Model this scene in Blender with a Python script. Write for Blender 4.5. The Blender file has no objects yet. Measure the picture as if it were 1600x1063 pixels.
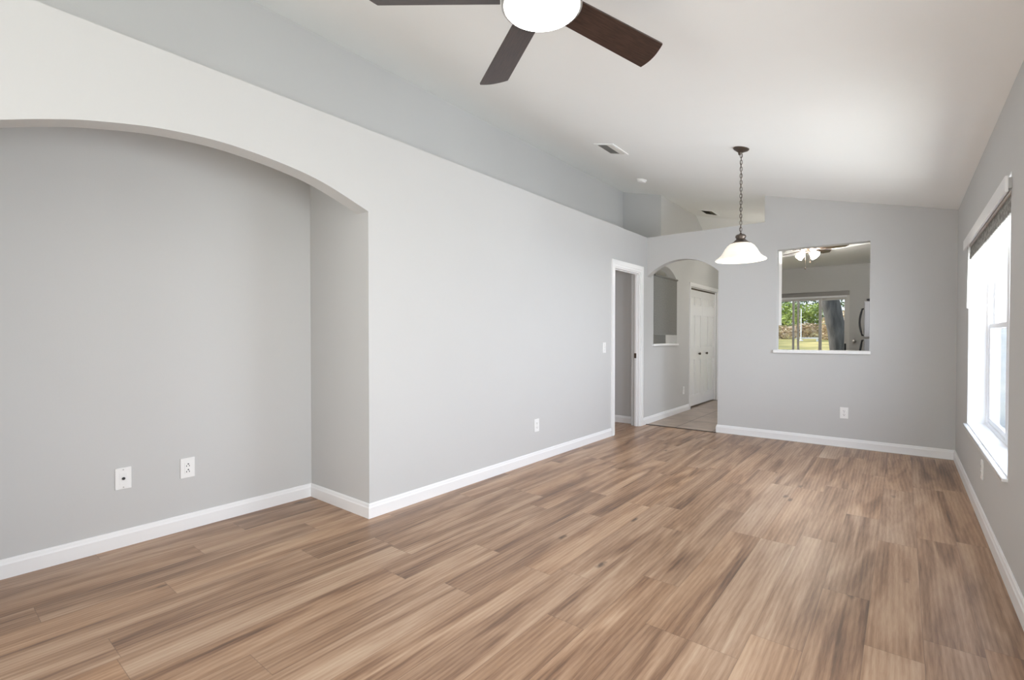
import bpy, bmesh, math, random
from mathutils import Vector, Matrix
from mathutils.geometry import tessellate_polygon
R = math.radians
scene = bpy.context.scene
col = scene.collection

# ------------------------------------------------------------------ camera, sky, sun, area lights, exposure
cam_data = bpy.data.cameras.new('camera')
cam = bpy.data.objects.new('camera', cam_data)
col.objects.link(cam)
scene.camera = cam
cam_data.sensor_width = 36.0
cam_data.lens = 762.28 / 1600 * 36.0
cam_data.shift_y = 5.22 / 1600
cam_data.clip_start = 0.02
cam.location = (0, 0, 1.15)
cam.rotation_euler = (math.pi / 2 - 0.0135, 0, 0.6753)

world = bpy.data.worlds.new('sky')
scene.world = world
world.use_nodes = True
wn = world.node_tree.nodes
wl = world.node_tree.links
bg = wn['Background']
tcw = wn.new('ShaderNodeTexCoord')
sepw = wn.new('ShaderNodeSeparateXYZ')
wl.new(tcw.outputs['Generated'], sepw.inputs[0])
rampw = wn.new('ShaderNodeValToRGB')
rampw.color_ramp.elements[0].position = 0.0
rampw.color_ramp.elements[0].color = (0.86, 0.91, 0.98, 1)
rampw.color_ramp.elements[1].position = 0.7
rampw.color_ramp.elements[1].color = (0.42, 0.62, 0.95, 1)
wl.new(sepw.outputs['Z'], rampw.inputs[0])
wl.new(rampw.outputs[0], bg.inputs['Color'])
bg.inputs['Strength'].default_value = 1.5


def lamp(name, kind, loc, rot, energy, color, **kw):
    d = bpy.data.lights.new(name, kind)
    d.energy = energy
    d.color = color
    for k, v in kw.items():
        setattr(d, k, v)
    o = bpy.data.objects.new(name, d)
    o.location = loc
    o.rotation_euler = rot
    col.objects.link(o)
    return o


sun_dir = Vector((0.74, -0.03, -0.67)).normalized()
sun = lamp('sun', 'SUN', (-20, 0, 30), sun_dir.to_track_quat('-Z', 'Y').to_euler(), 6.0, (1.0, 0.95, 0.86), angle=R(0.6))
# daylight from the open sky outside the side window; rear lamp is added fill
side_day = lamp('daylight_side', 'AREA', (0.80, 4.19, 1.26), (0, R(90), 0), 132.0, (0.885, 0.945, 1.02),
                shape='RECTANGLE', size=1.5, size_y=1.95)
near_day = lamp('daylight_near', 'AREA', (0.80, 1.05, 1.26), (0, R(90), 0), 68.0, (0.90, 0.945, 1.0),
                shape='RECTANGLE', size=1.5, size_y=1.8)
rear_fill = lamp('fill_rear', 'AREA', (-1.2, -2.85, 1.25), (R(90), 0, 0), 12.0, (0.92, 0.96, 1.0),
                shape='RECTANGLE', size=2.6, size_y=2.0)  # general fill from behind the camera, added

# light thrown up through the side window by the sunlit ground outside
side_ground = lamp('daylight_ground', 'AREA', (1.25, 4.19, 0.10), (0, R(135), 0), 92.0, (1.0, 0.97, 0.85),
                   shape='RECTANGLE', size=1.2, size_y=2.6)
rear_up_fill = lamp('fill_rear_up', 'AREA', (-1.2, -3.4, 0.05), (R(135), 0, 0), 128.0, (1.0, 1.0, 0.95),
                   shape='RECTANGLE', size=2.6, size_y=1.4)  # added upward fill behind the camera, brightens the ceiling
kitchen_fill = lamp('fill_kitchen', 'AREA', (0.66, 7.10, 1.55), (0, R(62), 0), 20.0, (0.98, 0.98, 1.0),
                   shape='RECTANGLE', size=1.1, size_y=1.3)  # added fill lamp for the hallway and kitchen

bed_fill = lamp('fill_bedroom', 'AREA', (-5.25, 4.0, 1.5), (0, R(-90), 0), 8.0, (0.95, 0.97, 1.0),
               shape='RECTANGLE', size=1.2, size_y=1.3)  # added unseen fill to lift the room behind the doorway

foyer_fill = lamp('foyer_fill', 'AREA', (-3.4, 7.6, 2.40), (0, 0, 0), 26.0, (1.0, 0.97, 0.92), shape='DISK', size=0.3)  # unseen fill lamp added to brighten the entry

vs = scene.view_settings
vs.view_transform = 'Standard'
vs.look = 'None'
vs.exposure = 0.13
vs.gamma = 1.0
vs.use_curve_mapping = False
scene.cycles.use_denoising = True
scene.cycles.max_bounces = 10
scene.cycles.diffuse_bounces = 8
scene.cycles.transparent_max_bounces = 12
scene.cycles.caustics_reflective = False
scene.cycles.caustics_refractive = False
scene.cycles.sample_clamp_indirect = 6.0

# ------------------------------------------------------------------ the measured room (metres)
XL, XR, YB = -2.630, 0.392, 6.125          # left wall face, right wall face, back wall face
XN, YN0, YN = -3.331, 0.08, 1.838           # niche back face, niche ends
ZL = 2.451                                  # top of the left wall / plant ledge
XU, YU = -3.20, 6.59                        # upper wall above the ledge
SL, ZR = 0.259, 2.328                       # ceiling slope, height at the right wall
YREAR = -2.5
WT = 0.12
YF = 10.4                                   # far kitchen wall
YH, HS, ZK = 8.05, 0.52, 2.42               # hip start, hip slope, kitchen ceiling


def zc(x):
    return ZR + SL * (XR - x)


# ------------------------------------------------------------------ helpers
def srgb(r, g, b):
    f = lambda c: (c / 255) / 12.92 if c / 255 <= 0.04045 else ((c / 255 + 0.055) / 1.055) ** 2.4
    return (f(r), f(g), f(b), 1)


def tag(o, label=None, cat=None, group=None, kind=None):
    if label: o['label'] = label
    if cat: o['category'] = cat
    if group: o['group'] = group
    if kind: o['kind'] = kind
    return o


def empty(name, loc, rot=(0, 0, 0), label=None, cat=None, group=None, kind=None):
    o = bpy.data.objects.new(name, None)
    o.empty_display_size = 0.1
    o.location = loc
    o.rotation_euler = rot
    col.objects.link(o)
    return tag(o, label, cat, group, kind)


class MB:
    """collects shapes in world coordinates (or local to a parent when rel=True)"""
    def __init__(self):
        self.bm = bmesh.new()

    def box(self, a, b, bev=0.0):
        x0, x1 = sorted((a[0], b[0])); y0, y1 = sorted((a[1], b[1])); z0, z1 = sorted((a[2], b[2]))
        vs_ = [self.bm.verts.new(p) for p in ((x0, y0, z0), (x1, y0, z0), (x1, y1, z0), (x0, y1, z0),
                                              (x0, y0, z1), (x1, y0, z1), (x1, y1, z1), (x0, y1, z1))]
        fs = [self.bm.faces.new([vs_[i] for i in f]) for f in
              ((3, 2, 1, 0), (4, 5, 6, 7), (0, 1, 5, 4), (1, 2, 6, 5), (2, 3, 7, 6), (3, 0, 4, 7))]
        if bev:
            es = list({e for f in fs for e in f.edges})
            bmesh.ops.bevel(self.bm, geom=es, offset=bev, segments=2, affect='EDGES', profile=0.5)
        return self

    def prism(self, loops, fn, t):
        """loops: outer 2-D loop then holes; fn(u, v, w) -> point; extruded w = 0..t"""
        polys = [[Vector((p[0], p[1], 0)) for p in lp] for lp in loops]
        tris = tessellate_polygon(polys)
        flat = [p for lp in loops for p in lp]
        v0 = [self.bm.verts.new(fn(p[0], p[1], 0)) for p in flat]
        v1 = [self.bm.verts.new(fn(p[0], p[1], t)) for p in flat]
        for tr in tris:
            try:
                self.bm.faces.new([v0[i] for i in tr])
                self.bm.faces.new([v1[i] for i in reversed(tr)])
            except ValueError:
                pass
        base = 0
        for lp in loops:
            n = len(lp)
            for i in range(n):
                a, b = base + i, base + (i + 1) % n
                self.bm.faces.new([v0[a], v0[b], v1[b], v1[a]])
            base += n
        return self

    def lathe(self, prof, c=(0, 0, 0), seg=40, axis='Z', cap=True):
        rings = []
        for r, z in prof:
            ring = []
            for k in range(seg):
                a = 2 * math.pi * k / seg
                u, v = r * math.cos(a), r * math.sin(a)
                p = {'Z': (u, v, z), 'X': (z, u, v), 'Y': (u, z, v)}[axis]
                ring.append(self.bm.verts.new((p[0] + c[0], p[1] + c[1], p[2] + c[2])))
            rings.append(ring)
        for i in range(len(rings) - 1):
            for k in range(seg):
                self.bm.faces.new((rings[i][k], rings[i][(k + 1) % seg], rings[i + 1][(k + 1) % seg], rings[i + 1][k]))
        if cap:
            self.bm.faces.new(rings[0][::-1])
            self.bm.faces.new(rings[-1])
        return self

    def tube(self, pts, r, seg=10, closed=False, cap=True):
        pts = [Vector(p) for p in pts]
        n = len(pts)
        rings = []
        for i, p in enumerate(pts):
            a = pts[(i - 1) % n] if (closed or i > 0) else p
            b = pts[(i + 1) % n] if (closed or i < n - 1) else p
            d = (b - a).normalized()
            up = Vector((0, 0, 1)) if abs(d.z) < 0.95 else Vector((0, 1, 0))
            if closed:
                up = getattr(self, 'up', up)
            s = d.cross(up).normalized()
            t = s.cross(d).normalized()
            rr = r[i] if isinstance(r, (list, tuple)) else r
            rings.append([self.bm.verts.new(p + s * rr * math.cos(2 * math.pi * k / seg) + t * rr * math.sin(2 * math.pi * k / seg)) for k in range(seg)])
        for i in range(n if closed else n - 1):
            A, B = rings[i], rings[(i + 1) % n]
            for k in range(seg):
                self.bm.faces.new((A[k], A[(k + 1) % seg], B[(k + 1) % seg], B[k]))
        if not closed and cap:
            self.bm.faces.new(rings[0][::-1])
            self.bm.faces.new(rings[-1])
        return self

    def build(self, name, mat, parent=None, smooth=False, local=False, bevel=0.0):
        bmesh.ops.recalc_face_normals(self.bm, faces=self.bm.faces[:])
        if parent is not None and not local:
            bpy.context.view_layer.update()
            m = parent.matrix_basis.copy()
            q = parent.parent
            while q is not None:
                m = q.matrix_basis @ m
                q = q.parent
            self.bm.transform(m.inverted())
        me = bpy.data.meshes.new(name)
        self.bm.to_mesh(me)
        self.bm.free()
        o = bpy.data.objects.new(name, me)
        col.objects.link(o)
        if mat: me.materials.append(mat)
        if parent is not None: o.parent = parent
        if smooth:
            for p in me.polygons: p.use_smooth = True
            md = o.modifiers.new('split', 'EDGE_SPLIT')
            md.split_angle = R(40)
        if bevel:
            bv = o.modifiers.new('bevel', 'BEVEL')
            bv.width = bevel; bv.segments = 2; bv.limit_method = 'ANGLE'
        return o


def copy_tree(o, parent=None):
    c = o.copy()
    col.objects.link(c)
    if parent is not None: c.parent = parent
    for ch in list(o.children): copy_tree(ch, c)
    return c


def struct(o, label, cat):
    return tag(o, label, cat, kind='structure')


# ------------------------------------------------------------------ materials
def new_mat(name):
    m = bpy.data.materials.new(name)
    m.use_nodes = True
    nt = m.node_tree
    return m, nt, nt.nodes['Principled BSDF']


def paint(name, color, rough=0.6, bump=0.0, scale=180, var=0.03, metallic=0.0, spec=0.4):
    m, nt, p = new_mat(name)
    n, l = nt.nodes, nt.links
    tc = n.new('ShaderNodeTexCoord')
    ns = n.new('ShaderNodeTexNoise')
    ns.inputs['Scale'].default_value = 3.0
    ns.inputs['Detail'].default_value = 3
    l.new(tc.outputs['Object'], ns.inputs['Vector'])
    mx = n.new('ShaderNodeMix'); mx.data_type = 'RGBA'
    mx.inputs[6].default_value = tuple(c * (1 - var) for c in color[:3]) + (1,)
    mx.inputs[7].default_value = tuple(min(1, c * (1 + var)) for c in color[:3]) + (1,)
    l.new(ns.outputs['Fac'], mx.inputs[0])
    l.new(mx.outputs[2], p.inputs['Base Color'])
    p.inputs['Roughness'].default_value = rough
    p.inputs['Metallic'].default_value = metallic
    p.inputs['Specular IOR Level'].default_value = spec
    if bump:
        nb = n.new('ShaderNodeTexNoise')
        nb.inputs['Scale'].default_value = scale
        nb.inputs['Detail'].default_value = 2
        l.new(tc.outputs['Object'], nb.inputs['Vector'])
        b = n.new('ShaderNodeBump')
        b.inputs['Strength'].default_value = bump
        b.inputs['Distance'].default_value = 0.002
        l.new(nb.outputs['Fac'], b.inputs['Height'])
        l.new(b.outputs[0], p.inputs['Normal'])
    return m


def glow(name, color, strength, base=(0.9, 0.9, 0.88, 1)):
    m, nt, p = new_mat(name)
    p.inputs['Base Color'].default_value = base
    p.inputs['Roughness'].default_value = 0.3
    p.inputs['Emission Color'].default_value = color
    p.inputs['Emission Strength'].default_value = strength
    return m


def glass_mat(name, tint=(1, 1, 1, 1), gloss=0.06):
    m, nt, p = new_mat(name)
    n, l = nt.nodes, nt.links
    n.remove(p)
    tr = n.new('ShaderNodeBsdfTransparent'); tr.inputs[0].default_value = tint
    gl = n.new('ShaderNodeBsdfGlossy'); gl.inputs['Roughness'].default_value = 0.02
    fr = n.new('ShaderNodeFresnel'); fr.inputs[0].default_value = 1.45
    mu = n.new('ShaderNodeMath'); mu.operation = 'MULTIPLY'; mu.inputs[1].default_value = gloss / 0.04
    l.new(fr.outputs[0], mu.inputs[0])
    mu.use_clamp = True
    ms = n.new('ShaderNodeMixShader')
    l.new(mu.outputs[0], ms.inputs[0]); l.new(tr.outputs[0], ms.inputs[1]); l.new(gl.outputs[0], ms.inputs[2])
    l.new(ms.outputs[0], n['Material Output'].inputs[0])
    return m


def screen_mat():
    m = glass_mat('insect_screen_glass', (0.62, 0.645, 0.69, 1), 0.010)
    n, l = m.node_tree.nodes, m.node_tree.links
    out = n['Material Output']
    src = out.inputs[0].links[0].from_socket
    tl = n.new('ShaderNodeBsdfTranslucent'); tl.inputs[0].default_value = (0.90, 0.94, 1.0, 1)
    ms = n.new('ShaderNodeMixShader'); ms.inputs[0].default_value = 0.028
    l.new(src, ms.inputs[1]); l.new(tl.outputs[0], ms.inputs[2]); l.new(ms.outputs[0], out.inputs[0])
    return m


def wood_floor():
    m, nt, p = new_mat('oak_plank_floor')
    n, l = nt.nodes, nt.links
    uv = n.new('ShaderNodeUVMap'); uv.uv_map = 'grain'
    uvl = n.new('ShaderNodeUVMap'); uvl.uv_map = 'local'
    at = n.new('ShaderNodeVertexColor'); at.layer_name = 'plank'
    sep = n.new('ShaderNodeSeparateColor'); l.new(at.outputs[0], sep.inputs[0])

    def mapping(sx, sy, src=None):
        mp = n.new('ShaderNodeMapping')
        mp.inputs['Scale'].default_value = (sx, sy, 1)
        l.new(src or uv.outputs[0], mp.inputs[0])
        return mp.outputs[0]

    def noise(vec, detail=3, dist=0.0, scale=1.0, rough=0.55):
        t = n.new('ShaderNodeTexNoise')
        t.inputs['Scale'].default_value = scale
        t.inputs['Detail'].default_value = detail
        t.inputs['Roughness'].default_value = rough
        t.inputs['Distortion'].default_value = dist
        l.new(vec, t.inputs['Vector'])
        return t.outputs['Fac']

    def math_(op, a, b, clamp=False):
        t = n.new('ShaderNodeMath'); t.operation = op; t.use_clamp = clamp
        for i, x in enumerate((a, b)):
            if x is None: continue
            if isinstance(x, (int, float)): t.inputs[i].default_value = x
            else: l.new(x, t.inputs[i])
        return t.outputs[0]

    broad = noise(mapping(9.0, 0.85), 2.5, 1.0)          # lengthwise dark and light bands
    mid = noise(mapping(34, 1.3), 3, 0.5)
    fine = noise(mapping(210, 11), 3, 0.3)
    # cathedral figure
    wv = n.new('ShaderNodeTexWave')
    wv.wave_type = 'RINGS'; wv.rings_direction = 'Z'
    wv.inputs['Scale'].default_value = 2.2
    wv.inputs['Distortion'].default_value = 5.0
    wv.inputs['Detail'].default_value = 2.0
    wv.inputs['Detail Scale'].default_value = 0.8
    l.new(mapping(7.0, 0.55), wv.inputs['Vector'])
    v1 = math_('MULTIPLY', broad, 0.58)
    v2 = math_('MULTIPLY', mid, 0.20)
    v3 = math_('MULTIPLY', fine, 0.17)
    v4 = math_('MULTIPLY', wv.outputs['Fac'], 0.05)
    s = math_('ADD', math_('ADD', v1, v2), math_('ADD', v3, v4))
    pr = math_('MULTIPLY', math_('SUBTRACT', sep.outputs[0], 0.5), 0.075)
    s = math_('ADD', s, pr)
    # many boards carry a darker printed band along one long edge
    slx = n.new('ShaderNodeSeparateXYZ'); l.new(uvl.outputs[0], slx.inputs[0])
    wob = math_('MULTIPLY', math_('SUBTRACT', noise(mapping(3, 1.2), 2, 0.3), 0.5), 0.5)
    edge = math_('POWER', math_('ADD', slx.outputs[0], wob, True), 4.0)
    s = math_('SUBTRACT', s, math_('MULTIPLY', math_('MULTIPLY', edge, sep.outputs[2]), 0.08))
    ramp = n.new('ShaderNodeValToRGB')
    e = ramp.color_ramp.elements
    e[0].position = 0.31; e[0].color = srgb(100, 76, 60)
    e[1].position = 0.70; e[1].color = srgb(205, 180, 155)
    x = e.new(0.40); x.color = srgb(136, 105, 82)
    x = e.new(0.485); x.color = srgb(164, 132, 106)
    x = e.new(0.575); x.color = srgb(185, 155, 129)
    l.new(s, ramp.inputs[0])
    # hue drift: some planks greyer, some warmer
    hue = n.new('ShaderNodeMix'); hue.data_type = 'RGBA'; hue.blend_type = 'MULTIPLY'
    hue.inputs[0].default_value = 1.0
    tint = n.new('ShaderNodeValToRGB')
    t = tint.color_ramp.elements
    t[0].position = 0.0; t[0].color = (0.93, 0.945, 0.96, 1)
    t[1].position = 1.0; t[1].color = (1.07, 0.99, 0.88, 1)
    warm = math_('ADD', math_('MULTIPLY', sep.outputs[1], 0.55), math_('MULTIPLY', noise(mapping(6, 0.5), 2, 0.5), 0.5))
    l.new(warm, tint.inputs[0])
    l.new(ramp.outputs[0], hue.inputs[6]); l.new(tint.outputs[0], hue.inputs[7])
    # knots
    vo = n.new('ShaderNodeTexVoronoi')
    vo.inputs['Scale'].default_value = 1.0
    l.new(mapping(5.5, 1.9), vo.inputs['Vector'])
    kn = math_('ADD', vo.outputs['Distance'], math_('MULTIPLY', math_('SUBTRACT', noise(mapping(60, 30), 2), 0.5), 0.10))
    kr = n.new('ShaderNodeMapRange')
    kr.inputs['From Min'].default_value = 0.035; kr.inputs['From Max'].default_value = 0.11
    kr.inputs['To Min'].default_value = 1.0; kr.inputs['To Max'].default_value = 0.0
    l.new(kn, kr.inputs['Value'])
    vsep = n.new('ShaderNodeSeparateColor'); l.new(vo.outputs['Color'], vsep.inputs[0])
    pick = math_('GREATER_THAN', vsep.outputs[0], 0.55)
    kf = math_('MULTIPLY', math_('MULTIPLY', kr.outputs[0], pick), 0.8)
    km = n.new('ShaderNodeMix'); km.data_type = 'RGBA'
    l.new(kf, km.inputs[0]); l.new(hue.outputs[2], km.inputs[6]); km.inputs[7].default_value = srgb(62, 47, 38)
    # fine micro bevel between planks
    sl = n.new('ShaderNodeSeparateXYZ'); l.new(uvl.outputs[0], sl.inputs[0])
    ex = math_('SUBTRACT', 0.5, math_('ABSOLUTE', math_('SUBTRACT', sl.outputs[0], 0.5), None))
    ey = math_('SUBTRACT', 0.5, math_('ABSOLUTE', math_('SUBTRACT', sl.outputs[1], 0.5), None))
    gx = math_('LESS_THAN', ex, 0.006)
    gy = math_('LESS_THAN', ey, 0.0010)
    g = math_('MULTIPLY', math_('MAXIMUM', gx, gy), 0.45)
    gm = n.new('ShaderNodeMix'); gm.data_type = 'RGBA'
    l.new(g, gm.inputs[0]); l.new(km.outputs[2], gm.inputs[6]); gm.inputs[7].default_value = srgb(88, 68, 56)
    l.new(gm.outputs[2], p.inputs['Base Color'])
    p.inputs['Roughness'].default_value = 0.36
    p.inputs['Specular IOR Level'].default_value = 0.5
    b = n.new('ShaderNodeBump'); b.inputs['Strength'].default_value = 0.12; b.inputs['Distance'].default_value = 0.001
    l.new(math_('ADD', fine, math_('MULTIPLY', g, -2.0)), b.inputs['Height'])
    l.new(b.outputs[0], p.inputs['Normal'])
    return m


def tile_floor():
    m, nt, p = new_mat('ceramic_tile_floor')
    n, l = nt.nodes, nt.links
    tc = n.new('ShaderNodeTexCoord')
    br = n.new('ShaderNodeTexBrick')
    br.offset = 0.0
    br.inputs['Scale'].default_value = 1.0
    br.inputs['Brick Width'].default_value = 0.45
    br.inputs['Row Height'].default_value = 0.45
    br.inputs['Mortar Size'].default_value = 0.006
    br.inputs['Color1'].default_value = srgb(176, 158, 142)
    br.inputs['Color2'].default_value = srgb(164, 146, 130)
    br.inputs['Mortar'].default_value = srgb(104, 90, 80)
    l.new(tc.outputs['Object'], br.inputs['Vector'])
    ns = n.new('ShaderNodeTexNoise'); ns.inputs['Scale'].default_value = 5; ns.inputs['Detail'].default_value = 5
    l.new(tc.outputs['Object'], ns.inputs['Vector'])
    mx = n.new('ShaderNodeMix'); mx.data_type = 'RGBA'; mx.blend_type = 'OVERLAY'; mx.inputs[0].default_value = 0.35
    l.new(br.outputs[0], mx.inputs[6]); l.new(ns.outputs['Fac'], mx.inputs[7])
    l.new(mx.outputs[2], p.inputs['Base Color'])
    p.inputs['Roughness'].default_value = 0.35
    return m


def marble(name, base, vein, rough=0.15, scale=3.0):
    m, nt, p = new_mat(name)
    n, l = nt.nodes, nt.links
    tc = n.new('ShaderNodeTexCoord')
    mp = n.new('ShaderNodeMapping'); mp.inputs['Rotation'].default_value = (0.4, 0.9, 0.5)
    l.new(tc.outputs['Object'], mp.inputs[0])
    wv = n.new('ShaderNodeTexWave')
    wv.inputs['Scale'].default_value = scale; wv.inputs['Distortion'].default_value = 7
    wv.inputs['Detail'].default_value = 4
    l.new(mp.outputs[0], wv.inputs['Vector'])
    rp = n.new('ShaderNodeValToRGB')
    rp.color_ramp.elements[0].position = 0.0; rp.color_ramp.elements[0].color = vein
    rp.color_ramp.elements[1].position = 0.35; rp.color_ramp.elements[1].color = base
    l.new(wv.outputs['Fac'], rp.inputs[0])
    l.new(rp.outputs[0], p.inputs['Base Color'])
    p.inputs['Roughness'].default_value = rough
    return m


def mottled(name, c1, c2, scale, rough=0.8, stretch=(1, 1, 1), bump=0.0, lo=0.35, hi=0.65, detail=5):
    m, nt, p = new_mat(name)
    n, l = nt.nodes, nt.links
    tc = n.new('ShaderNodeTexCoord')
    mp = n.new('ShaderNodeMapping'); mp.inputs['Scale'].default_value = stretch
    l.new(tc.outputs['Object'], mp.inputs[0])
    ns = n.new('ShaderNodeTexNoise'); ns.inputs['Scale'].default_value = scale; ns.inputs['Detail'].default_value = detail
    l.new(mp.outputs[0], ns.inputs['Vector'])
    rp = n.new('ShaderNodeValToRGB')
    rp.color_ramp.elements[0].position = lo; rp.color_ramp.elements[0].color = c1
    rp.color_ramp.elements[1].position = hi; rp.color_ramp.elements[1].color = c2
    l.new(ns.outputs['Fac'], rp.inputs[0])
    l.new(rp.outputs[0], p.inputs['Base Color'])
    p.inputs['Roughness'].default_value = rough
    if bump:
        b = n.new('ShaderNodeBump'); b.inputs['Strength'].default_value = bump; b.inputs['Distance'].default_value = 0.02
        l.new(ns.outputs['Fac'], b.inputs['Height']); l.new(b.outputs[0], p.inputs['Normal'])
    return m


M = {}
M['wall'] = paint('pale_grey_wall_paint', (0.58, 0.58, 0.572, 1), 0.7, 0.10, 160, 0.012, spec=0.25)
M['ceiling'] = paint('white_ceiling_paint', (0.91, 0.92, 0.905, 1), 0.85, 0.16, 120, 0.012, spec=0.2)
M['trim'] = paint('white_trim_paint', (0.86, 0.86, 0.86, 1), 0.35, 0, 1, 0.01)
M['plate'] = paint('white_plastic', (0.86, 0.86, 0.85, 1), 0.3, 0, 1, 0.01)
M['slot'] = paint('dark_slot', (0.03, 0.03, 0.03, 1), 0.5, 0, 1, 0.05)
M['floor'] = wood_floor()
M['tile'] = tile_floor()
M['strip'] = paint('dark_bronze_strip', srgb(70, 56, 46), 0.4, 0, 1, 0.05)
M['bronze'] = paint('oil_rubbed_bronze', srgb(92, 82, 74), 0.35, 0, 1, 0.10, metallic=0.65)
M['nickel'] = paint('brushed_nickel', (0.55, 0.54, 0.52, 1), 0.3, 0, 1, 0.04, metallic=0.9)
M['blade'] = mottled('dark_walnut_blade', srgb(44, 32, 28), srgb(66, 49, 43), 6, 0.28, (2, 30, 2))
M['bowl'] = glow('lit_opal_bowl', (1.0, 0.97, 0.92, 1), 14.0)
M['shade'] = glow('lit_alabaster_glass', (1.0, 0.90, 0.74, 1), 0.40, (0.92, 0.90, 0.84, 1))
M['bulb'] = glow('lit_bulb', (1.0, 0.95, 0.86, 1), 110.0)
M['tulip'] = glow('lit_tulip_glass', (1.0, 0.95, 0.86, 1), 72.0)
M['glass'] = glass_mat('window_glass', (1, 1, 1, 1), 0.012)
M['screen'] = screen_mat()
M['vinyl'] = paint('white_vinyl', (0.84, 0.85, 0.87, 1), 0.35, 0, 1, 0.01)
M['alum'] = paint('pale_aluminium_frame', (0.66, 0.65, 0.63, 1), 0.4, 0, 1, 0.03)
M['head_shadow'] = paint('head_shadow_grey', (0.30, 0.29, 0.28, 1), 0.5, 0, 1, 0.03)  # dark tone of the shadow gap over the sliding door
M['sill'] = marble('white_marble_sill', (0.84, 0.84, 0.85, 1), (0.66, 0.67, 0.70, 1), 0.12, 1.2)
M['marble'] = marble('grey_veined_marble', srgb(178, 172, 164), srgb(128, 116, 106), 0.3, 1.4)
M['fabric'] = mottled('grey_patterned_fabric', srgb(120, 119, 115), srgb(168, 167, 162), 34, 0.9, (1, 1, 1), 0, 0.4, 0.6)
M['shade_fabric'] = mottled('dark_grey_shade_fabric', srgb(118, 117, 113), srgb(130, 129, 125), 60, 0.9)
M['vent_dark'] = paint('dark_duct', (0.05, 0.045, 0.035, 1), 0.8, 0, 1, 0.1)
M['vent_slat'] = paint('dusty_vent_metal', (0.62, 0.60, 0.55, 1), 0.5, 0, 1, 0.05)
M['vent_brown'] = paint('dark_brown_vent_metal', srgb(58, 52, 44), 0.5, 0, 1, 0.08)
M['steel'] = paint('stainless_steel', (0.42, 0.42, 0.44, 1), 0.45, 0, 1, 0.03, metallic=0.95)
M['black'] = paint('black_plastic', (0.02, 0.02, 0.022, 1), 0.35, 0, 1, 0.05)
M['cabinet'] = paint('white_cabinet_paint', (0.88, 0.87, 0.85, 1), 0.35, 0, 1, 0.01)
M['bark'] = mottled('grey_bark', srgb(62, 60, 58), srgb(104, 101, 98), 5, 0.95, (3, 3, 0.6), 1.0, 0.3, 0.75)
M['leaf'] = mottled('green_leaves', srgb(110, 130, 52), srgb(190, 204, 110), 1.2, 0.6)
M['leaf_dark'] = mottled('dark_green_leaves', srgb(58, 80, 52), srgb(120, 146, 88), 1.2, 0.6)
M['dry'] = mottled('dry_brush_leaves', srgb(176, 152, 122), srgb(234, 216, 186), 1.5, 0.9)
M['grass'] = mottled('lawn_grass', srgb(104, 104, 46), srgb(172, 156, 92), 0.35, 0.9, (1, 1, 1), 0.4)
M['post'] = paint('white_post_paint', (0.85, 0.85, 0.85, 1), 0.5, 0, 1, 0.02)
M['stucco'] = paint('pale_stucco', (0.7, 0.68, 0.64, 1), 0.9, 0.3, 60, 0.03)


# ------------------------------------------------------------------ floors
def plank_floor(name, regions, seed, label):
    """every plank a face with its own grain offset; rows run along Y, 173 mm wide, 1.2 m long"""
    rnd = random.Random(seed)
    joints = {0: 2.233, 1: 2.41, -1: 3.82, -2: 2.04, -3: 1.85, -4: 3.05, -5: 2.216, -6: 1.66, -7: 2.02, -10: 0.773,
              -11: 1.478, -12: 0.465, -14: 1.332, -15: 0.755, 2: 3.68}
    W, L, X0 = 0.173, 1.2, -0.103
    bm = bmesh.new()
    uvg = bm.loops.layers.uv.new('grain')
    uvl = bm.loops.layers.uv.new('local')
    cl = bm.loops.layers.color.new('plank')
    for (x0, x1, y0, y1) in regions:
        for r in range(math.floor((x0 - X0) / W), math.floor((x1 - X0) / W) + 1):
            xa, xb = X0 + r * W, X0 + (r + 1) * W
            j = joints.get(r, random.Random(r * 7 + 3).uniform(0, L))
            for k in range(math.floor((y0 - j) / L), math.floor((y1 - j) / L) + 1):
                ya, yb = j + k * L, j + (k + 1) * L
                cx0, cx1, cy0, cy1 = max(xa, x0), min(xb, x1), max(ya, y0), min(yb, y1)
                if cx1 - cx0 < 1e-4 or cy1 - cy0 < 1e-4: continue
                pr_ = random.Random(r * 1009 + k * 31 + seed)
                ou, ov = pr_.uniform(0, 60), pr_.uniform(0, 60)
                fl = pr_.choice((-1, 1))
                c = (pr_.random(), pr_.random(), pr_.random(), 1)
                vs_ = [bm.verts.new(p) for p in ((cx0, cy0, 0), (cx1, cy0, 0), (cx1, cy1, 0), (cx0, cy1, 0))]
                f = bm.faces.new(vs_)
                for lp in f.loops:
                    x, y, _ = lp.vert.co
                    lp[uvg].uv = ((x - xa) * fl + ou, (y - ya) * fl + ov)
                    lp[uvl].uv = ((x - xa) / W, (y - ya) / L)
                    lp[cl] = c
    me = bpy.data.meshes.new(name)
    bm.to_mesh(me); bm.free()
    o = bpy.data.objects.new(name, me)
    me.materials.append(M['floor'])
    col.objects.link(o)
    return struct(o, label, 'floor')


plank_floor('floor', [(XL, XR, YREAR, 6.085), (XN, XL, YN0, YN), (-2.75, XL, 5.19, 5.903)], 5,
            'brown oak-look plank floor of the living room running toward the back wall')
plank_floor('floor_bedroom', [(-5.0, -2.75, 1.98, 6.02)], 5, 'brown plank floor continuing through the left doorway')
struct(MB().box((XL, 6.085, -0.05), (XR, YF, -0.002)).build('floor_hallway', M['tile']),
       'beige square tile floor of the hallway beyond the arch', 'floor')
struct(MB().box((-4.0, 6.14, -0.05), (XL, 11.0, -0.003)).build('floor_foyer', M['tile']), 'tile floor of the entry seen beyond the hallway opening', 'floor')
struct(MB().box((XL, 6.066, 0), (-1.74, 6.100, 0.006), 0.002).build('trim_1', M['strip']),
       'thin dark strip between the planks and the hallway tiles', 'floor trim')

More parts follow.
